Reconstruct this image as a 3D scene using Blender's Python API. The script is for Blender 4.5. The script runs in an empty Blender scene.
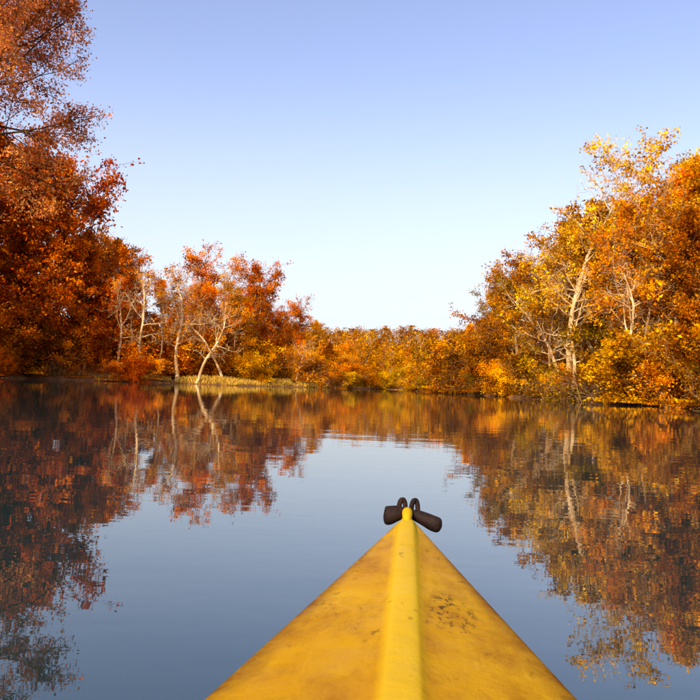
import bpy, math, random
import numpy as np
from mathutils import Vector, Matrix

scene = bpy.context.scene
R = random.Random(7)

# ------------------------------------------------------------------ helpers
def link(ob):
    scene.collection.objects.link(ob); return ob

class MB:
    def __init__(s):
        s.v=[]; s.f=[]; s.m=[]; s.c=[]; s.n=0
    def add(s, V, F, mat, col=None):
        V=np.asarray(V,dtype=np.float32); F=np.asarray(F,dtype=np.int32)
        s.v.append(V); s.f.append(F+s.n); s.m.append(np.full(len(F),mat,dtype=np.int32)); s.n+=len(V)
        if col is None: col=np.ones((len(V),4),dtype=np.float32)
        s.c.append(np.asarray(col,dtype=np.float32))
    def mesh(s,name,mats,smooth_mats=(0,),color=False):
        V=np.concatenate(s.v); F=np.concatenate(s.f); M=np.concatenate(s.m)
        me=bpy.data.meshes.new(name)
        me.vertices.add(len(V)); me.vertices.foreach_set('co',V.ravel())
        me.loops.add(F.size); me.loops.foreach_set('vertex_index',F.ravel())
        me.polygons.add(len(F)); me.polygons.foreach_set('loop_start',np.arange(0,F.size,4,dtype=np.int32))
        me.polygons.foreach_set('material_index',M)
        me.polygons.foreach_set('use_smooth',np.isin(M,smooth_mats))
        me.update(calc_edges=True)
        if color:
            a=me.color_attributes.new('Col','FLOAT_COLOR','POINT')
            a.data.foreach_set('color',np.concatenate(s.c).ravel())
        for m in mats: me.materials.append(m)
        return me

def tube(mb,pts,rads,n,mat,col=None):
    P=np.array(pts,dtype=float); k=len(P)
    T=np.gradient(P,axis=0); T/= (np.linalg.norm(T,axis=1,keepdims=True)+1e-9)
    ref=np.array([0,0,1.0]) if abs(T[0][2])<0.8 else np.array([1.0,0,0])
    U=np.cross(T,ref); U/=(np.linalg.norm(U,axis=1,keepdims=True)+1e-9)
    W=np.cross(T,U)
    a=np.arange(n)*2*math.pi/n
    rr=np.array(rads)[:,None,None]
    V=P[:,None,:]+rr*(np.cos(a)[None,:,None]*U[:,None,:]+np.sin(a)[None,:,None]*W[:,None,:])
    V=V.reshape(-1,3)
    i=np.arange(k-1)[:,None]*n; j=np.arange(n)[None,:]; j2=(j+1)%n
    F=np.stack([i+j,i+j2,i+n+j2,i+n+j],axis=-1).reshape(-1,4)
    c=None if col is None else np.tile(np.array(col,dtype=np.float32),(len(V),1))
    mb.add(V,F,mat,c)

def leaves(mb,C,size,rng,mat,aspect=0.6,col=None):
    n=len(C)
    if n==0: return
    U=rng.normal(size=(n,3)); U/=np.linalg.norm(U,axis=1,keepdims=True)
    W=rng.normal(size=(n,3)); W=np.cross(U,W); W/=np.linalg.norm(W,axis=1,keepdims=True)
    s=size*(0.55+0.9*rng.random(n))[:,None]
    off=np.cross(U,W)*s*0.25
    V=np.stack([C-U*s,C+W*s*aspect+off,C+U*s,C-W*s*aspect+off],axis=1).reshape(-1,3)
    F=np.arange(4*n).reshape(-1,4)
    c=None if col is None else np.repeat(col,4,axis=0)
    mb.add(V,F,mat,c)

def newmat(name):
    m=bpy.data.materials.new(name); m.use_nodes=True
    nt=m.node_tree; nt.nodes.clear()
    return m,nt,nt.nodes,nt.links
def N(nodes,t,**kw):
    n=nodes.new(t)
    for k,v in kw.items(): setattr(n,k,v)
    return n
def ramp(nodes,stops):
    r=nodes.new('ShaderNodeValToRGB'); e=r.color_ramp.elements
    while len(e)<len(stops): e.new(0.5)
    for i,(p,c) in enumerate(stops):
        e[i].position=p; e[i].color=c if len(c)==4 else (*c,1)
    return r

# ------------------------------------------------------------------ materials
def leaf_material(name,attr=False,transl=0.35):
    m,nt,nd,lk=newmat(name)
    out=N(nd,'ShaderNodeOutputMaterial')
    geo=N(nd,'ShaderNodeNewGeometry')
    if attr:
        src=N(nd,'ShaderNodeAttribute',attribute_name='Col').outputs['Color']
    else:
        src=N(nd,'ShaderNodeObjectInfo').outputs['Color']
    ns=N(nd,'ShaderNodeTexNoise'); ns.inputs['Scale'].default_value=0.6; ns.inputs['Detail'].default_value=1
    lk.new(geo.outputs['Position'],ns.inputs['Vector'])
    hsv=N(nd,'ShaderNodeHueSaturation'); hsv.inputs['Saturation'].default_value=1.08
    mr=N(nd,'ShaderNodeMapRange'); mr.inputs['To Min'].default_value=0.475; mr.inputs['To Max'].default_value=0.505
    lk.new(geo.outputs['Random Per Island'],mr.inputs['Value']); 
    add=N(nd,'ShaderNodeMath',operation='ADD')
    mr3=N(nd,'ShaderNodeMapRange'); mr3.inputs['From Min'].default_value=0.3; mr3.inputs['From Max'].default_value=0.7
    mr3.inputs['To Min'].default_value=-0.015; mr3.inputs['To Max'].default_value=0.010
    lk.new(ns.outputs['Fac'],mr3.inputs['Value'])
    lk.new(mr.outputs[0],add.inputs[0]); lk.new(mr3.outputs[0],add.inputs[1])
    lk.new(add.outputs[0],hsv.inputs['Hue'])
    mul=N(nd,'ShaderNodeMath',operation='MULTIPLY')
    frac=N(nd,'ShaderNodeMath',operation='MULTIPLY'); frac.inputs[1].default_value=7.31
    fr=N(nd,'ShaderNodeMath',operation='FRACT')
    lk.new(geo.outputs['Random Per Island'],frac.inputs[0]); lk.new(frac.outputs[0],fr.inputs[0])
    mr2=N(nd,'ShaderNodeMapRange'); mr2.inputs['To Min'].default_value=0.45; mr2.inputs['To Max'].default_value=1.55
    lk.new(fr.outputs[0],mr2.inputs['Value'])
    mr4=N(nd,'ShaderNodeMapRange'); mr4.inputs['From Min'].default_value=0.32; mr4.inputs['From Max'].default_value=0.68
    mr4.inputs['To Min'].default_value=0.48; mr4.inputs['To Max'].default_value=1.4
    lk.new(ns.outputs['Fac'],mr4.inputs['Value'])
    lk.new(mr2.outputs[0],mul.inputs[0]); lk.new(mr4.outputs[0],mul.inputs[1])
    lk.new(mul.outputs[0],hsv.inputs['Value']); lk.new(src,hsv.inputs['Color'])
    d=N(nd,'ShaderNodeBsdfDiffuse'); t=N(nd,'ShaderNodeBsdfTranslucent')
    mx=N(nd,'ShaderNodeMixShader'); mx.inputs[0].default_value=transl
    lk.new(hsv.outputs[0],d.inputs[0]); lk.new(hsv.outputs[0],t.inputs[0])
    lk.new(d.outputs[0],mx.inputs[1]); lk.new(t.outputs[0],mx.inputs[2])
    lk.new(mx.outputs[0],out.inputs[0])
    return m

def bark_material(name,c1,c2,scale=3):
    m,nt,nd,lk=newmat(name)
    out=N(nd,'ShaderNodeOutputMaterial'); b=N(nd,'ShaderNodeBsdfDiffuse')
    tc=N(nd,'ShaderNodeTexCoord'); mp=N(nd,'ShaderNodeMapping'); mp.inputs['Scale'].default_value=(1,1,0.3)
    ns=N(nd,'ShaderNodeTexNoise'); ns.inputs['Scale'].default_value=scale; ns.inputs['Detail'].default_value=3
    r=ramp(nd,[(0.38,c1),(0.6,c2)])
    lk.new(tc.outputs['Object'],mp.inputs[0]); lk.new(mp.outputs[0],ns.inputs['Vector']); lk.new(ns.outputs['Fac'],r.inputs[0])
    lk.new(r.outputs[0],b.inputs[0])
    lk.new(b.outputs[0],out.inputs[0]); return m

LEAF=leaf_material('autumn_leaf')
FARLEAF=leaf_material('far_leaf',attr=True)
BARK=bark_material('brown_bark',(0.04,0.018,0.008),(0.13,0.065,0.025))
PALE=bark_material('pale_bark',(0.40,0.24,0.09),(0.78,0.57,0.30),1.6)
GREYB=bark_material('grey_bark',(0.14,0.075,0.03),(0.38,0.23,0.11),2)

# ------------------------------------------------------------------ lake outline / terrain
LAKE=np.array([(-24,-90),(-17,-40),(-14,-10),(-14,12),(-16,26),(-22.5,40),(-28.5,53),(-29.5,61),(-26,65.5),(-21,67),(-16.5,71),(-11,71),(-7,77),(0,86),
 (4,93),(8,92),(10.6,81),(12.2,71),(14.3,61),(16.6,52.5),(19.6,46.5),(22.5,38),(23,22),(21,0),(23,-40),(28,-90)],dtype=float)
def sdist(X,Y):
    X=np.asarray(X,float); Y=np.asarray(Y,float)
    best=np.full(X.shape,1e9); inside=np.zeros(X.shape,bool)
    n=len(LAKE)
    for i in range(n):
        ax,ay=LAKE[i]; bx,by=LAKE[(i+1)%n]
        dx,dy=bx-ax,by-ay
        t=np.clip(((X-ax)*dx+(Y-ay)*dy)/(dx*dx+dy*dy),0,1)
        best=np.minimum(best,np.hypot(X-ax-t*dx,Y-ay-t*dy))
        c=((ay>Y)!=(by>Y))
        xi=ax+(Y-ay)*dx/(dy if abs(dy)>1e-9 else 1e-9)
        inside^=(c&(X<xi))
    return np.where(inside,-best,best)
def wob(X,Y):
    return 0.7*np.sin(X*0.61+1.3*np.sin(Y*0.37))+0.5*np.sin(Y*0.93+X*0.4)+0.3*np.sin(X*1.9-Y*1.3)
def theight(X,Y):
    X=np.asarray(X,float); Y=np.asarray(Y,float)
    d=sdist(X,Y)+wob(X,Y)*0.6
    h=np.where(d<0,np.maximum(d*0.35,-2.5),0.40*(1-np.exp(-np.maximum(d,0)/0.9))+0.035*np.minimum(np.maximum(d,0),40))
    hill=15.0*(1/(1+np.exp(-(Y-255)/28)))*(1+0.14*np.sin(X*0.016+0.6)+0.05*np.sin(X*0.05))
    h=h+np.where(Y>100,hill-15.0/(1+math.exp((255-100)/28)),0)
    h=h+np.where(d>0,0.12*np.sin(X*0.8)*np.sin(Y*0.7),0)
    return h

def axis(lo,hi,step,far,g=1.22):
    a=list(np.arange(lo,hi+1e-6,step))
    s=step; x=lo
    while x>-far: s*=g; x-=s; a.insert(0,x)
    s=step; x=hi
    while x<far: s*=g; x+=s; a.append(x)
    return np.array(a)
xs=axis(-48,44,0.8,1600); ys=axis(-50,120,0.8,1600)
GX,GY=np.meshgrid(xs,ys,indexing='ij')
GZ=theight(GX,GY)
V=np.stack([GX,GY,GZ],axis=-1).reshape(-1,3)
ny=len(ys); I,J=np.meshgrid(np.arange(len(xs)-1),np.arange(ny-1),indexing='ij')
F=np.stack([I*ny+J,(I+1)*ny+J,(I+1)*ny+J+1,I*ny+J+1],axis=-1).reshape(-1,4)
m,nt,nd,lk=newmat('leaf_litter_ground')
out=N(nd,'ShaderNodeOutputMaterial'); b=N(nd,'ShaderNodeBsdfPrincipled'); b.inputs['Roughness'].default_value=0.95
geo=N(nd,'ShaderNodeNewGeometry')
n1=N(nd,'ShaderNodeTexNoise'); n1.inputs['Scale'].default_value=1.3; n1.inputs['Detail'].default_value=8
n2=N(nd,'ShaderNodeTexNoise'); n2.inputs['Scale'].default_value=14; n2.inputs['Detail'].default_value=4
r1=ramp(nd,[(0.38,(0.045,0.018,0.006)),(0.5,(0.18,0.07,0.012)),(0.66,(0.36,0.17,0.025))])
mxn=N(nd,'ShaderNodeMath',operation='ADD'); hf=N(nd,'ShaderNodeMath',operation='MULTIPLY'); hf.inputs[1].default_value=0.5
lk.new(geo.outputs['Position'],n1.inputs['Vector']); lk.new(geo.outputs['Position'],n2.inputs['Vector'])
lk.new(n1.outputs['Fac'],mxn.inputs[0]); lk.new(n2.outputs['Fac'],mxn.inputs[1]); lk.new(mxn.outputs[0],hf.inputs[0])
lk.new(hf.outputs[0],r1.inputs[0]); lk.new(r1.outputs[0],b.inputs['Base Color'])
bp=N(nd,'ShaderNodeBump'); bp.inputs['Strength'].default_value=0.8; bp.inputs['Distance'].default_value=0.1
lk.new(hf.outputs[0],bp.inputs['Height']); lk.new(bp.outputs[0],b.inputs['Normal']); lk.new(b.outputs[0],out.inputs[0])
mb=MB(); mb.add(V,F,0); link(bpy.data.objects.new('ground',mb.mesh('ground',[m])))

# ------------------------------------------------------------------ water
m,nt,nd,lk=newmat('lake_water')
out=N(nd,'ShaderNodeOutputMaterial'); b=N(nd,'ShaderNodeBsdfPrincipled')
b.inputs['Base Color'].default_value=(0.008,0.028,0.028,1); b.inputs['Roughness'].default_value=0.01; b.inputs['IOR'].default_value=2.0
geo=N(nd,'ShaderNodeNewGeometry')
mp=N(nd,'ShaderNodeMapping'); mp.inputs['Scale'].default_value=(0.8,1.3,1)
na=N(nd,'ShaderNodeTexNoise'); na.inputs['Scale'].default_value=1.1; na.inputs['Detail'].default_value=3
nb=N(nd,'ShaderNodeTexNoise'); nb.inputs['Scale'].default_value=7; nb.inputs['Detail'].default_value=2
nc=N(nd,'ShaderNodeTexNoise'); nc.inputs['Scale'].default_value=0.06; nc.inputs['Detail'].default_value=2
lk.new(geo.outputs['Position'],mp.inputs[0])
for q in (na,nb,nc): lk.new(mp.outputs[0],q.inputs['Vector'])
sc=N(nd,'ShaderNodeMath',operation='MULTIPLY'); sc.inputs[1].default_value=0.09
lk.new(nb.outputs['Fac'],sc.inputs[0])
ad=N(nd,'ShaderNodeMath',operation='ADD'); lk.new(na.outputs['Fac'],ad.inputs[0]); lk.new(sc.outputs[0],ad.inputs[1])
mr=N(nd,'ShaderNodeMapRange'); mr.inputs['From Min'].default_value=0.35; mr.inputs['From Max'].default_value=0.65
mr.inputs['To Min'].default_value=0.35; mr.inputs['To Max'].default_value=1.0
lk.new(nc.outputs['Fac'],mr.inputs['Value'])
bp=N(nd,'ShaderNodeBump'); bp.inputs['Distance'].default_value=0.005
lk.new(mr.outputs[0],bp.inputs['Strength'])
lk.new(ad.outputs[0],bp.inputs['Height']); lk.new(bp.outputs[0],b.inputs['Normal']); lk.new(b.outputs[0],out.inputs[0])
mb=MB(); mb.add([(-60,-95,0),(60,-95,0),(60,110,0),(-60,110,0)],[(0,1,2,3)],0)
link(bpy.data.objects.new('lake_water',mb.mesh('lake_water',[m])))

# ------------------------------------------------------------------ trees
def branch(rng,p,d,L,nseg,wig,up):
    pts=[np.array(p)]; d=np.array(d,float); d/=np.linalg.norm(d)
    for i in range(nseg):
        d=d+rng.normal(size=3)*wig; d[2]+=up; d/=np.linalg.norm(d)
        pts.append(pts[-1]+d*L/nseg)
    return np.array(pts)
def at(pts,s):
    x=s*(len(pts)-1); i=min(int(x),len(pts)-2); f=x-i
    return pts[i]*(1-f)+pts[i+1]*f, pts[i+1]-pts[i]

def make_tree(name,seed,H,CR,cb=0.3,nl=20,n2=8,n3=6,nleaf=30,lsize=0.11,sig=0.22,bark=BARK,r0=0.22,lean=0.0,drop=0.15,
              shape='round',stems=1,up=0.05,wig=0.08,twigr=0.014,elev=(15,65),topleaf=1.0,limbk=0.42):
    rng=np.random.default_rng(seed); mb=MB(); LC=[]
    for st in range(stems):
        ang=rng.random()*6.28
        if stems==1: d0=np.array([lean,0,1.0]); base=np.array([0,0,-0.6]); Hs=H
        else:
            sp=0.35+0.35*rng.random()
            d0=np.array([math.cos(ang)*sp+lean,math.sin(ang)*sp,1.0]); base=np.array([math.cos(ang)*0.3,math.sin(ang)*0.3,-0.6]); Hs=H*(0.75+0.3*rng.random())
        tr=branch(rng,base,d0,Hs+0.6,12,wig*0.8,0.03)
        t=np.linspace(0,1,13); rr=r0*(0.08+0.92*(1-t)**0.8); rr[0]*=1.5
        if stems>1: rr*=0.6
        tube(mb,tr,rr,8,0)
        nls=max(3,nl//stems)
        for i in range(nls):
            tt=(i+rng.random())/nls; s=cb+(0.99-cb)*tt
            p,_=at(tr,s); az=i*2.4+rng.random()*1.3+ang
            if shape=='round': Lf=0.35+0.75*math.sin(math.pi*min(1,0.18+0.8*tt))
            elif shape=='cone': Lf=1.05-0.75*tt
            else: Lf=0.6+0.55*tt-0.6*max(0,tt-0.75)   # vase
            L=CR*Lf*(0.65+0.6*rng.random())
            el=math.radians(elev[0]+(elev[1]-elev[0])*tt+rng.normal()*10)
            d=np.array([math.cos(az)*math.cos(el),math.sin(az)*math.cos(el),math.sin(el)])
            lb=branch(rng,p,d,L,6,wig*1.6,up)
            lr=max(0.02,r0*limbk*(1-s*0.6)*min(1,L/CR+0.3))
            if stems>1: lr*=0.6
            tube(mb,lb,np.linspace(lr,lr*0.2,7),5,0)
            bald=rng.random()<drop
            for k in range(n2):
                s2=0.2+0.8*(k+rng.random())/n2
                if s2>1: s2=1
                p2,dd=at(lb,s2); dd=dd/np.linalg.norm(dd)
                q=rng.normal(size=3); q/=np.linalg.norm(q)
                d2=dd*0.7+q*0.8; L2=L*0.42*(1.15-0.5*s2)*(0.6+0.7*rng.random())
                b2=branch(rng,p2,d2,L2,4,wig*2,up)
                tube(mb,b2,np.linspace(max(twigr*1.4,lr*0.35),twigr,5),3,0)
                bald2=bald or rng.random()<drop
                for j in range(n3):
                    s3=0.15+0.85*(j+rng.random())/n3; s3=min(s3,1)
                    p3,d3=at(b2,s3); d3=d3/np.linalg.norm(d3)
                    q=rng.normal(size=3); q/=np.linalg.norm(q)
                    L3=max(0.35,L2*0.45*(0.5+rng.random()))
                    b3=branch(rng,p3,d3*0.6+q*0.8,L3,2,wig*2,up)
                    tube(mb,b3,np.linspace(twigr,twigr*0.5,3),3,0)
                    f=topleaf if tt>0.75 else 1.0
                    nn=int(nleaf*f*(0.15 if bald2 else 1)*(0.4+1.2*rng.random()))
                    if nn>0:
                        s4=rng.random(nn)**0.6*2; ii=np.minimum(s4.astype(int),1); ff=(s4-ii)[:,None]
                        c=b3[ii]*(1-ff)+b3[ii+1]*ff
                        LC.append(c+rng.normal(size=(nn,3))*sig*np.array([1,1,0.75]))
    if LC: 
        C=np.concatenate(LC); C[:,2]=np.maximum(C[:,2],0.12)
        leaves(mb,C,lsize,rng,1)
    return mb.mesh(name,[bark,LEAF])

VAR={
 'maple0':(make_tree('maple_a',1,15,5.2,cb=0.10,nl=30,n2=8,n3=4,nleaf=30,drop=0.10),15,'maple_tree'),
 'maple1':(make_tree('maple_b',2,14,4.6,cb=0.15,nl=26,n2=8,n3=4,nleaf=28,drop=0.12,shape='cone'),14,'maple_tree'),
 'oak0':(make_tree('oak_a',3,12,5.0,cb=0.22,nl=20,n2=8,n3=4,nleaf=23,drop=0.2,bark=GREYB),12,'oak_tree'),
 'oak1':(make_tree('oak_b',4,12,4.2,cb=0.3,nl=18,n2=8,n3=4,nleaf=20,drop=0.25,bark=GREYB,shape='vase'),12,'oak_tree'),
 'syc0':(make_tree('sycamore_a',5,16,5.0,cb=0.35,nl=18,n2=8,n3=5,nleaf=17,drop=0.25,bark=PALE,r0=0.25,shape='vase',wig=0.12,lsize=0.10),16,'sycamore_tree'),
 'syc1':(make_tree('sycamore_b',6,15,4.2,cb=0.3,nl=18,n2=7,n3=5,nleaf=12,drop=0.36,bark=PALE,r0=0.25,shape='round',wig=0.13,lean=0.16,lsize=0.10),15,'sycamore_tree'),
 'bare0':(make_tree('bare_a',8,13,3.8,cb=0.3,nl=15,n2=6,n3=4,nleaf=4,drop=0.4,bark=PALE,r0=0.24,wig=0.12,lean=0.2,limbk=0.48),13,'bare_tree'),
 'bare1':(make_tree('bare_b',9,12,3.2,cb=0.35,nl=16,n2=7,n3=4,nleaf=6,drop=0.3,bark=GREYB,r0=0.13,wig=0.1,shape='vase',elev=(30,75)),12,'bare_tree'),
 'shrub0':(make_tree('shrub_a',10,3.6,2.0,cb=0.12,nl=30,n2=6,n3=3,nleaf=26,drop=0.12,r0=0.06,stems=6,lsize=0.08,sig=0.2,elev=(0,55),twigr=0.01),3.8,'shoreline_shrub'),
 'shrub1':(make_tree('shrub_b',11,3.2,2.2,cb=0.08,nl=30,n2=6,n3=4,nleaf=12,drop=0.25,r0=0.05,stems=7,lsize=0.08,sig=0.22,elev=(-20,50),twigr=0.01,bark=GREYB),3.5,'shoreline_shrub'),
}
def put(var,x,y,H,col,rot=None,tilt=(0,0),name=None,dz=0,wide=1.0):
    me,nom,nm=VAR[var]
    ob=link(bpy.data.objects.new(name or nm,me))
    s=H/nom; sx=s*R.uniform(0.92,1.12)*wide
    ob.location=(x,y,float(theight(x,y))+dz); ob.scale=(sx,sx,s)
    ob.rotation_euler=(tilt[0],tilt[1],R.uniform(0,6.28) if rot is None else rot)
    ob.color=(*col,1)
    return ob
RUST=(0.64,0.18,0.006); ORANGE=(0.80,0.29,0.008); AMBER=(0.82,0.37,0.010); GOLD=(0.84,0.46,0.015); YEL=(0.86,0.56,0.04)
BROWN=(0.42,0.16,0.012); OLIVE=(0.36,0.235,0.018); TAN=(0.62,0.33,0.03); DARK=(0.24,0.10,0.010)
def jit(c,a=0.18): 
    k=R.uniform(1-a,1+a*0.6); return (c[0]*k,c[1]*k*R.uniform(0.92,1.06),c[2]*k)

# hero trees -- left bank
put('maple0',-29.5,66,18.6,(0.62,0.18,0.006))
put('maple1',-33,62,20,(0.50,0.14,0.006))
put('maple0',-31,63.5,14,(0.66,0.22,0.006))
put('maple0',-27.2,68.6,13.2,(0.66,0.21,0.006))
put('maple1',-24.6,73,13.0,ORANGE)
put('oak0',-22,74.5,11.4,ORANGE)
put('maple0',-23,71.5,8.5,RUST)
put('syc1',-19.5,77,11.6,AMBER,rot=0.5)
put('oak1',-17.5,80,11.6,ORANGE)
put('bare0',-16.8,73.2,10.8,AMBER,rot=0.3)
put('syc0',-14.6,82,11.6,AMBER)
put('bare0',-14.6,72.2,8.0,AMBER,rot=0.1,tilt=(0,0.4))
put('bare0',-19.4,70.2,9.8,AMBER,rot=5.9)
put('bare1',-18.0,70.8,8.8,AMBER,rot=3.3,tilt=(0,-0.15))
put('syc1',-12.2,73.6,9.0,AMBER,rot=3.4)
put('bare0',-21.6,69.4,8.8,ORANGE,rot=1.7)
put('oak0',-10.9,83,11.2,(0.64,0.21,0.008))
put('bare1',-12.4,77,9.0,TAN)
put('syc1',-8.6,86,8.8,AMBER)
put('oak1',-7.2,90,8.2,ORANGE)
put('maple0',-4.8,94,6.8,GOLD)
put('oak0',-15.5,77,8.5,ORANGE)
# right bank
put('syc0',17.0,58,16.8,YEL,rot=1.0)
put('oak0',20.6,55,13.5,AMBER)
put('syc0',22.5,52.5,15.2,GOLD,rot=2.6)
put('oak1',25.0,54,14.5,AMBER)
put('maple0',23.6,50,11.5,BROWN)
put('oak0',16.9,63.5,12.6,(0.64,0.32,0.012))
put('oak0',15.8,70,11.0,(0.60,0.29,0.012))
put('syc1',18.8,54,12.0,GOLD,rot=0.2)
put('bare0',17.9,51.2,9.5,AMBER,rot=0.1,tilt=(0,0.18))
put('bare0',16.3,54.6,9.5,AMBER,rot=3.0)
put('oak1',14.9,76,8.8,TAN)
put('bare1',14.6,71,8.8,TAN,rot=3.1,tilt=(0,-0.3))
put('maple1',13.2,86,7.0,GOLD)
put('bare1',16.4,60,12,TAN)
put('bare1',20.4,52,12.5,TAN)

# filler trees behind the shore rows
PX=[0,25,60,85,110,150,200,250,275,300,330,460,475,490,520,545,570,600,640,675,760]
PT=[130,135,150,200,232,268,274,280,298,320,334,337,322,290,255,240,200,185,180,170,165]
rr=random.Random(21); placed=[]
tries=0
while len(placed)<56 and tries<6000:
    tries+=1
    x=rr.uniform(-46,42); y=rr.uniform(48,118)
    px=350+750*x/y
    if px<-10 or px>735: continue
    d=float(sdist(x,y))
    if d<2 or d>17: continue
    if any((x-a)**2+(y-b)**2<(3.2+d*0.03)**2 for a,b in placed): continue
    placed.append((x,y))
    hor=381+(px-350)*0.038
    H=(hor-np.interp(px,PX,PT))/750*y*rr.uniform(0.72,0.95)-0.6
    H=max(3.5,min(H,18))
    left=px<320
    if left: var=rr.choice(['maple0','maple1','oak0','oak1','syc1','maple0','syc0'] if px>110 else ['maple0','maple1','oak0']); col=rr.choice([RUST,ORANGE,ORANGE,AMBER,AMBER,RUST])
    elif px<460: var=rr.choice(['maple0','maple1','oak0','oak1','bare1']); col=rr.choice([GOLD,AMBER,GOLD,TAN,BROWN])
    else: var=rr.choice(['maple0','oak0','oak1','syc1','syc0','maple1','bare1']); col=rr.choice([GOLD,AMBER,AMBER,OLIVE,BROWN,TAN])
    put(var,x,y,H,jit(col))

# shrubs along shoreline
n=len(LAKE)
for i in range(7,21):
    a=LAKE[i]; b_=LAKE[i+1]; L=np.linalg.norm(b_-a); k=max(1,int(L/1.9))
    for j in range(k):
        t=(j+R.random())/k; p=a+(b_-a)*t; nrm=np.array([-(b_-a)[1],(b_-a)[0]])/L
        q=p+nrm*1.0
        if sdist(q[0],q[1])<0: nrm=-nrm
        off=R.uniform(0.0,2.0); q=p+nrm*off
        if -18.5<q[0]<-3 and q[1]<90 and (off<1.5 or q[0]<-9): continue      # open grassy strip
        H=R.uniform(1.8,4.8) if q[0]>9 else R.uniform(1.6,3.6)
        if -8<q[0]<9: H=R.uniform(1.2,2.6)
        if q[0]<-12: col=R.choice([RUST,BROWN,ORANGE,DARK,AMBER])
        elif q[0]<9: col=R.choice([GOLD,YEL,AMBER,GOLD])
        else: col=R.choice([GOLD,DARK,BROWN,OLIVE,AMBER,GOLD])
        put(R.choice(['shrub0','shrub1']),q[0],q[1],H,jit(col),dz=-0.1,wide=1.2)
for (x,y,H,c) in [(20.6,46.2,3.6,AMBER),(21.6,44.4,4.2,BROWN),(22.8,42.2,3.8,GOLD),(19.4,48.2,3.0,DARK),(23.6,45,4.6,AMBER),(22.2,40.8,3.4,OLIVE),(18.4,50.2,2.6,BROWN),
                  (13.1,69,2.6,BROWN),(12.6,73,2.4,AMBER),(13.9,65,2.6,GOLD),
                  (-30,68,5,BROWN),(-27,71,5,ORANGE),(-33,69,6,RUST),(-24,74,5,AMBER),(-21,72.5,4.6,ORANGE),(-18.5,76,5,AMBER),(-30.5,63,4.4,ORANGE),(-28,67,3.8,DARK),(-16,78,4.8,AMBER),(-12.5,80,4.6,GOLD),(-14,75.5,3.0,BROWN),(-18,74,2.8,RUST),(-10,76,2.6,GOLD)]:
    put('shrub0',x,y,H,c,dz=-0.1,wide=1.25)
for i in range(22):   # golden thicket on the far shore
    x=R.uniform(-12,10); y=R.uniform(76,98)
    if sdist(x,y)<1.5: continue
    put(R.choice(['shrub0','shrub1']),x,y,R.uniform(2.0,4.4),jit(R.choice([GOLD,YEL,AMBER])))

# overhanging near tree on the left bank (trunk outside the picture)
VAR['near']=(make_tree('near_maple',31,15,5.2,cb=0.6,nl=32,n2=9,n3=6,nleaf=40,lsize=0.05,sig=0.16,drop=0.08,bark=BARK,r0=0.25,twigr=0.009,shape='round',elev=(5,60)),15,'maple_tree')
nt_=put('near',-16.5,26.5,16.2,(0.74,0.34,0.11),rot=0.4); nt_.scale=(1.09,1.09,1.09)
# trees of the near left and right banks that the water can mirror
for (v,x,y,H,c) in [('maple0',-30.0,48,12,ORANGE),('maple1',-33,53,15,RUST),
                    ('maple0',26.5,43,14,AMBER),('oak0',27,36,14,GOLD),('maple1',28,28,13,AMBER),('oak0',-22,8,12,ORANGE),('oak1',28,12,13,AMBER)]:
    put(v,x,y,H,c)

# ------------------------------------------------------------------ distant forest (one mesh)
rng=np.random.default_rng(5); mb=MB()
pal=np.array([GOLD,AMBER,BROWN,TAN,ORANGE,(0.46,0.22,0.04),(0.66,0.34,0.02)])
cnt=0
while cnt<640:
    y=100+rng.random()**1.2*240
    u=(0.02+0.22*(2*rng.random()-1)) if rng.random()<0.7 else (2*rng.random()-1)*0.6
    x=u*y
    if float(sdist(x,y))<11: continue
    cnt+=1
    z=float(theight(x,y)); H=5.5+2.2*rng.random() if y<200 else 6.5+1.5*rng.random()
    if abs(u)>0.3: H*=1.5
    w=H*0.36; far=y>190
    nl=int(560 if not far else 320); s=0.16 if not far else 0.3
    bare=rng.random()<0.25
    if bare: nl=int(nl*0.35)
    k=11; cc=rng.normal(size=(k,3))*np.array([w*0.42,w*0.42,H*0.2])+np.array([x,y,z+H*0.55])
    C=cc[rng.integers(0,k,nl)]+rng.normal(size=(nl,3))*H*0.08
    C[:,2]=np.clip(C[:,2],z+0.1,z+H)
    col=pal[rng.integers(len(pal))]*(0.65+0.55*rng.random())
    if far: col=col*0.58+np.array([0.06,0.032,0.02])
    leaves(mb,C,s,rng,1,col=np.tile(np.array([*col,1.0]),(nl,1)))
    g=0.15+0.45*rng.random()
    tr=branch(rng,(x,y,z-0.3),(rng.normal()*0.08,0,1),H,5,0.06,0.02)
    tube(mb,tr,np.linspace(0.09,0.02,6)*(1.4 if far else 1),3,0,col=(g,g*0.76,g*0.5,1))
    for q in range(5):
        p,_=at(tr,0.35+0.6*rng.random()); a=rng.random()*6.28
        bb=branch(rng,p,(math.cos(a),math.sin(a),0.9),H*0.22,2,0.1,0.05)
        tube(mb,bb,np.linspace(0.04,0.015,3),3,0,col=(g,g*0.76,g*0.5,1))
m,nt,nd,lk=newmat('far_bark'); out=N(nd,'ShaderNodeOutputMaterial'); d=N(nd,'ShaderNodeBsdfDiffuse'); at_=N(nd,'ShaderNodeAttribute',attribute_name='Col')
lk.new(at_.outputs['Color'],d.inputs[0]); lk.new(d.outputs[0],out.inputs[0])
link(bpy.data.objects.new('distant_forest',mb.mesh('distant_forest',[m,FARLEAF],color=True)))

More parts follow.
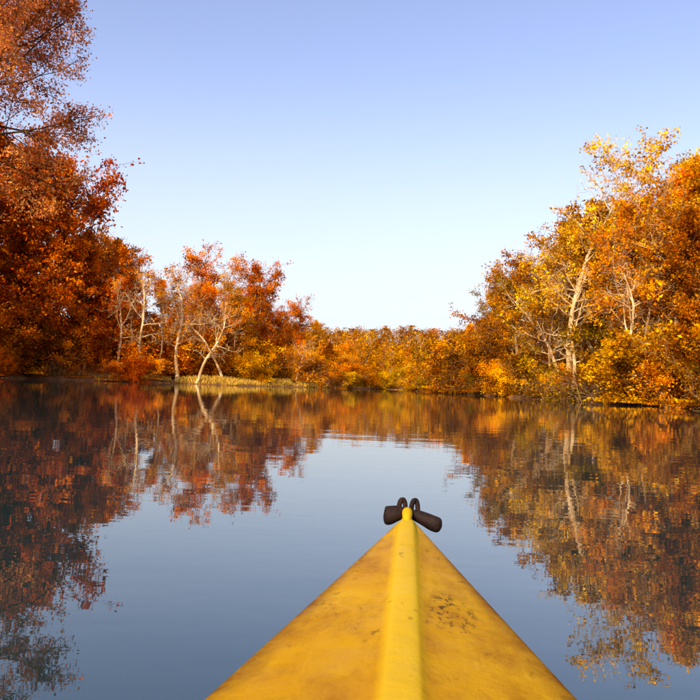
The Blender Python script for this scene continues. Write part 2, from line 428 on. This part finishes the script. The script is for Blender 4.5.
# ------------------------------------------------------------------ shoreline grass (one mesh)
mb=MB(); C=[]
for i in range(8,17):
    a=LAKE[i]; b_=LAKE[i+1]; L=np.linalg.norm(b_-a); k=int(L*(330 if i in (9,10,11,12) else 120))
    t=rng.random(k)[:,None]; nrm=np.array([-(b_-a)[1],(b_-a)[0]])/L
    mid=(a+b_)/2+nrm
    if sdist(mid[0],mid[1])<0: nrm=-nrm
    C.append(a+(b_-a)*t+nrm*(rng.random(k)[:,None]*3.2-0.2))
C=np.concatenate(C); Z=theight(C[:,0],C[:,1]); keep=(Z>0.02)&((np.sin(C[:,0]*1.1)+np.sin(C[:,1]*0.9+2)>-0.4)|((C[:,0]<-6)&(C[:,0]>-19))); C=C[keep]; Z=Z[keep]; k=len(C)
h=(0.12+0.30*rng.random(k)); az=rng.random(k)*6.28; w=0.02+0.02*rng.random(k)
B=np.column_stack([C,Z]); side=np.column_stack([np.cos(az)*w,np.sin(az)*w,np.zeros(k)])
top=B+np.column_stack([rng.normal(size=k)*0.12,rng.normal(size=k)*0.12,h])
V=np.stack([B-side,B+side,top+side*0.3,top-side*0.3],axis=1).reshape(-1,3)
col=np.array([0.60,0.36,0.05])*(0.5+0.9*rng.random(k))[:,None]; gm=rng.random(k)<0.12; col[gm]=np.array([0.40,0.30,0.04])
mb.add(V,np.arange(4*k).reshape(-1,4),0,np.repeat(np.column_stack([col,np.ones(k)]),4,axis=0))
link(bpy.data.objects.new('shoreline_grass',mb.mesh('shoreline_grass',[m],(),color=True)))

# ------------------------------------------------------------------ kayak
def km(name):
    m,nt,nd,lk=newmat(name); out=N(nd,'ShaderNodeOutputMaterial'); b=N(nd,'ShaderNodeBsdfPrincipled'); lk.new(b.outputs[0],out.inputs[0]); return m,nd,lk,b
m,nd,lk,b=km('weathered_yellow_plastic')
tc=N(nd,'ShaderNodeTexCoord')
sep=N(nd,'ShaderNodeSeparateXYZ'); lk.new(tc.outputs['Object'],sep.inputs[0])
def noise(scale,detail=4,rough=0.6,sc=(1,1,1)):
    mp=N(nd,'ShaderNodeMapping'); mp.inputs['Scale'].default_value=sc; lk.new(tc.outputs['Object'],mp.inputs[0])
    n=N(nd,'ShaderNodeTexNoise'); n.inputs['Scale'].default_value=scale; n.inputs['Detail'].default_value=detail; n.inputs['Roughness'].default_value=rough
    lk.new(mp.outputs[0],n.inputs['Vector']); return n
def mixc(f,a,bc,blend='MIX'):
    x=N(nd,'ShaderNodeMix',data_type='RGBA',blend_type=blend)
    if isinstance(f,float): x.inputs[0].default_value=f
    else: lk.new(f,x.inputs[0])
    if isinstance(a,tuple): x.inputs[6].default_value=(*a,1)
    else: lk.new(a,x.inputs[6])
    if isinstance(bc,tuple): x.inputs[7].default_value=(*bc,1)
    else: lk.new(bc,x.inputs[7])
    return x.outputs[2]
def mrange(v,a,b2,c=0.,d=1.,smooth=False):
    x=N(nd,'ShaderNodeMapRange'); x.inputs[1].default_value=a; x.inputs[2].default_value=b2; x.inputs[3].default_value=c; x.inputs[4].default_value=d
    lk.new(v,x.inputs[0]); return x.outputs[0]
def mth(op,a,b2=None):
    x=N(nd,'ShaderNodeMath',operation=op)
    for i,v in enumerate((a,b2)):
        if v is None: continue
        if isinstance(v,float): x.inputs[i].default_value=v
        else: lk.new(v,x.inputs[i])
    return x.outputs[0]
absx=mth('ABSOLUTE',sep.outputs[0])
base=mixc(mrange(noise(3.2,6).outputs['Fac'],0.35,0.65),(0.50,0.28,0.0),(0.41,0.195,0.0))
stain=mrange(noise(8,8,0.75,(1,0.6,1)).outputs['Fac'],0.46,0.66,0,0.75)
base=mixc(stain,base,(0.26,0.10,0.0))
rid=mrange(absx,0.026,0.044,0.7,0.0)
base=mixc(rid,base,(0.60,0.40,0.008))
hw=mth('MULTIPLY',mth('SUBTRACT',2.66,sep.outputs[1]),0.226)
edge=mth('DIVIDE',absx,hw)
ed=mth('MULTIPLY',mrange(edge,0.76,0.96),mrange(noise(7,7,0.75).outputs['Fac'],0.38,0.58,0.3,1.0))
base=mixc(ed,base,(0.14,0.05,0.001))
sc1=mth('MULTIPLY',mrange(noise(38,5,0.65,(1,0.7,1)).outputs['Fac'],0.59,0.67),mrange(noise(2.4,1).outputs['Fac'],0.46,0.54))
dx=mth('DIVIDE',mth('SUBTRACT',sep.outputs[0],0.10),0.06); dy=mth('DIVIDE',mth('SUBTRACT',sep.outputs[1],1.62),0.16)
rad=mth('ADD',mth('MULTIPLY',dx,dx),mth('MULTIPLY',dy,dy))
patch=mth('MULTIPLY',mrange(rad,0.3,1.0,1.,0.),mrange(noise(56,6,0.72,(1,0.6,1)).outputs['Fac'],0.51,0.58))
dark=mth('MAXIMUM',mth('MULTIPLY',sc1,0.5),mth('MULTIPLY',patch,0.9))
base=mixc(dark,base,(0.045,0.018,0.003))
scr=mrange(noise(70,3,0.6,(1,0.05,1)).outputs['Fac'],0.60,0.72,0,0.15)
base=mixc(scr,base,(0.62,0.42,0.02))
lk.new(base,b.inputs['Base Color'])
b.inputs['Specular IOR Level'].default_value=0.04
lk.new(mrange(noise(12,5).outputs['Fac'],0.3,0.7,0.38,0.6),b.inputs['Roughness'])
bp=N(nd,'ShaderNodeBump'); bp.inputs['Strength'].default_value=0.55; bp.inputs['Distance'].default_value=0.006
lk.new(noise(18,7,0.65).outputs['Fac'],bp.inputs['Height']); lk.new(bp.outputs[0],b.inputs['Normal'])
KM=m
m,nd,lk,b=km('black_rubber'); tc=N(nd,'ShaderNodeTexCoord')
b.inputs['Roughness'].default_value=0.75; b.inputs['Specular IOR Level'].default_value=0.2
nn=noise(40,4); c=mixc(mrange(nn.outputs['Fac'],0.4,0.7),(0.009,0.004,0.003),(0.026,0.012,0.008)); lk.new(c,b.inputs['Base Color'])
bp=N(nd,'ShaderNodeBump'); bp.inputs['Strength'].default_value=0.7; bp.inputs['Distance'].default_value=0.005; lk.new(nn.outputs['Fac'],bp.inputs['Height']); lk.new(bp.outputs[0],b.inputs['Normal'])
RUB=m

kayak=link(bpy.data.objects.new('yellow_kayak',None)); kayak.rotation_euler=(0,0,-math.radians(4.8))
YB=2.58
Ys=np.concatenate([[YB,YB-0.008,YB-0.025,YB-0.05,YB-0.09,YB-0.15],np.linspace(YB-0.25,-1.5,44)])
def hwid(y):
    t=(YB-y)
    if y>=0.55: return 0.016+0.235*t*(1-0.03*t) if t>0.03 else 0.006+0.4*t
    w1=hwid(0.55)
    if y>-0.3: return w1
    return max(0.02,w1*(1-((-0.3-y)/1.22)**2))
def zs(y):
    t=max(0,min(1,(y-0.3)/2.3)); return 0.31+0.082*t**1.6+(0.06*((-0.3-y)/1.2)**2 if y<-0.3 else 0)
def zr(y):
    w=hwid(y); return zs(y)+0.010+0.11*w
prof=[]
for y in Ys:
    w=hwid(y); s=zs(y); r=zr(y); rw=min(0.022+0.009*(YB-y),w*0.45); rh=min(0.014,w*0.25)
    k=-0.09+0.30*max(0,(y-1.7)/0.9)**2 if y>1.7 else -0.09
    if y<-0.8: k+=0.2*((-0.8-y)/0.7)**2
    half=[(0,r+rh),(rw*0.7,r+rh*0.92),(rw,r+rh*0.6),(rw+min(0.010,w*.12),r-0.002*(w>0.05)),(w*0.45,s+(r-s)*0.72),(w*0.7,s+(r-s)*0.42),(w*0.88,s+(r-s)*0.17),(w*0.97,s+0.002),(w,s-0.010),(w*0.985,s-0.03),
          (w*0.9,s-0.12),(w*0.78,0.04+max(0,k)*0.9),(w*0.55,k+0.03),(w*0.25,k+0.006),(0,k)]
    xsq=[p[0] for p in half]
    for i in range(1,9):
        if xsq[i]<xsq[i-1]: xsq[i]=xsq[i-1]+0.0005
    half=[(min(xx,w),p[1]) for xx,p in zip(xsq,half)]
    full=[(x,z) for x,z in half]+[(-x,z) for x,z in half[-2:0:-1]]
    prof.append([(x,y,z) for x,z in full])
V=[p for s_ in prof for p in s_]; n=len(prof[0]); F=[]
for i in range(len(prof)-1):
    for j in range(n):
        j2=(j+1)%n
        yc=(Ys[i]+Ys[i+1])/2
        deck = j<6 or j>=n-6
        if deck and -0.45<yc<0.62: continue
        F.append((i*n+j,i*n+j2,(i+1)*n+j2,(i+1)*n+j))
F.append(tuple(range(n))); F.append(tuple(reversed(range((len(prof)-1)*n,len(prof)*n))))
me=bpy.data.meshes.new('hull'); me.from_pydata([tuple(map(float,v)) for v in V],[],F); me.materials.append(KM)
for p in me.polygons: p.use_smooth=True
hull=link(bpy.data.objects.new('hull',me)); hull.parent=kayak
ss=hull.modifiers.new('s','SUBSURF'); ss.levels=2; ss.render_levels=2
def part(name,build,mat,sub=0):
    mb=MB(); build(mb); me=mb.mesh(name,[mat]); o=link(bpy.data.objects.new(name,me)); o.parent=kayak
    if sub: q=o.modifiers.new('s','SUBSURF'); q.levels=sub; q.render_levels=sub
    return o
wc=hwid(0.1)*0.72
def coam(mb):
    P=[(wc*math.cos(a),0.08+0.56*math.sin(a),zs(0.1)+0.05) for a in np.linspace(0,2*math.pi,41)]
    tube(mb,P,[0.014]*41,8,0)
part('cockpit_coaming',coam,RUB)
zt=zr(YB-0.06)
def nose(mb):
    P=[(0,YB-0.16,zt-0.010),(0,YB-0.11,zt+0.006),(0,YB-0.06,zt+0.016),(0,YB-0.02,zt+0.018),(0,YB+0.012,zt+0.006),(0,YB+0.020,zt-0.02)]
    tube(mb,P,[0.006,0.015,0.019,0.019,0.014,0.006],10,0)
part('nose_block',nose,KM,1)
def handle(mb):
    yb=YB-0.02
    def grip(p0,p1,ra):
        p0=np.array(p0); p1=np.array(p1)
        ts=[0,0.02,0.15,0.4,0.65,0.85,0.96,1.0]; rs=[0.004,0.6,0.78,0.85,1.0,1.03,0.88,0.2]
        tube(mb,[p0+(p1-p0)*t+np.array([0,0,0.003*math.sin(t*6)]) for t in ts],[r*ra if r>0.01 else 0.002 for r in rs],12,0)
    grip((-0.012,yb+0.01,zt+0.010),(-0.080,yb+0.005,zt+0.000),0.033)
    grip((0.012,yb+0.01,zt+0.008),(0.116,yb-0.015,zt-0.022),0.027)
    for sx_ in (-0.018,0.024):
        P=[(sx_+0.011*math.cos(a),yb+0.012+0.004*math.sin(a*2),zt+0.022+0.035*math.sin(a)) for a in np.linspace(-0.3,math.pi+0.3,12)]
        tube(mb,P,[0.010]*12,6,0)
part('carry_handle',handle,RUB,1)

# ------------------------------------------------------------------ world, sun, camera
SUN_EL=33; SUN_AZ=209
w=bpy.data.worlds.new('World'); scene.world=w; w.use_nodes=True
nt=w.node_tree; nt.nodes.clear(); nd=nt.nodes; lk=nt.links
out=N(nd,'ShaderNodeOutputWorld'); bg=N(nd,'ShaderNodeBackground'); sky=N(nd,'ShaderNodeTexSky',sky_type='NISHITA')
sky.sun_disc=False; sky.sun_elevation=math.radians(SUN_EL); sky.sun_rotation=math.radians(SUN_AZ)
sky.air_density=1.0; sky.dust_density=2.0; sky.ozone_density=2.0; sky.altitude=0
bg.inputs[1].default_value=0.15
tint=N(nd,'ShaderNodeMix',data_type='RGBA',blend_type='MULTIPLY'); tint.inputs[0].default_value=1.0; tint.inputs[7].default_value=(2.15,1.75,1.78,1)
lk.new(sky.outputs[0],tint.inputs[6])
tcw=N(nd,'ShaderNodeTexCoord'); sp=N(nd,'ShaderNodeSeparateXYZ'); lk.new(tcw.outputs['Generated'],sp.inputs[0])
hz=N(nd,'ShaderNodeMapRange',interpolation_type='SMOOTHSTEP'); hz.inputs[1].default_value=-0.05; hz.inputs[2].default_value=0.42; hz.inputs[3].default_value=0.95; hz.inputs[4].default_value=0.0
lk.new(sp.outputs[2],hz.inputs[0])
haze=N(nd,'ShaderNodeMix',data_type='RGBA'); haze.inputs[7].default_value=(5.5,6.05,6.7,1)
lk.new(hz.outputs[0],haze.inputs[0]); lk.new(tint.outputs[2],haze.inputs[6])
lk.new(haze.outputs[2],bg.inputs[0]); lk.new(bg.outputs[0],out.inputs[0])
sd=Vector((math.sin(math.radians(SUN_AZ))*math.cos(math.radians(SUN_EL)),math.cos(math.radians(SUN_AZ))*math.cos(math.radians(SUN_EL)),math.sin(math.radians(SUN_EL))))
L=bpy.data.lights.new('sun','SUN'); L.energy=5.0; L.angle=math.radians(0.5); L.color=(1,0.84,0.56)
so=link(bpy.data.objects.new('sun',L)); so.rotation_euler=sd.to_track_quat('Z','Y').to_euler()
cam=bpy.data.cameras.new('camera'); cam.lens=38.6; cam.sensor_width=36; cam.clip_end=5000; cam.clip_start=0.05
co=link(bpy.data.objects.new('camera',cam)); co.location=(0,0,0.85)
co.rotation_euler=(Matrix.Rotation(math.radians(90+2.37),3,'X')@Matrix.Rotation(math.radians(2.2),3,'Z')).to_euler()
scene.camera=co
scene.view_settings.view_transform='Standard'; scene.view_settings.look='None'; scene.view_settings.exposure=0
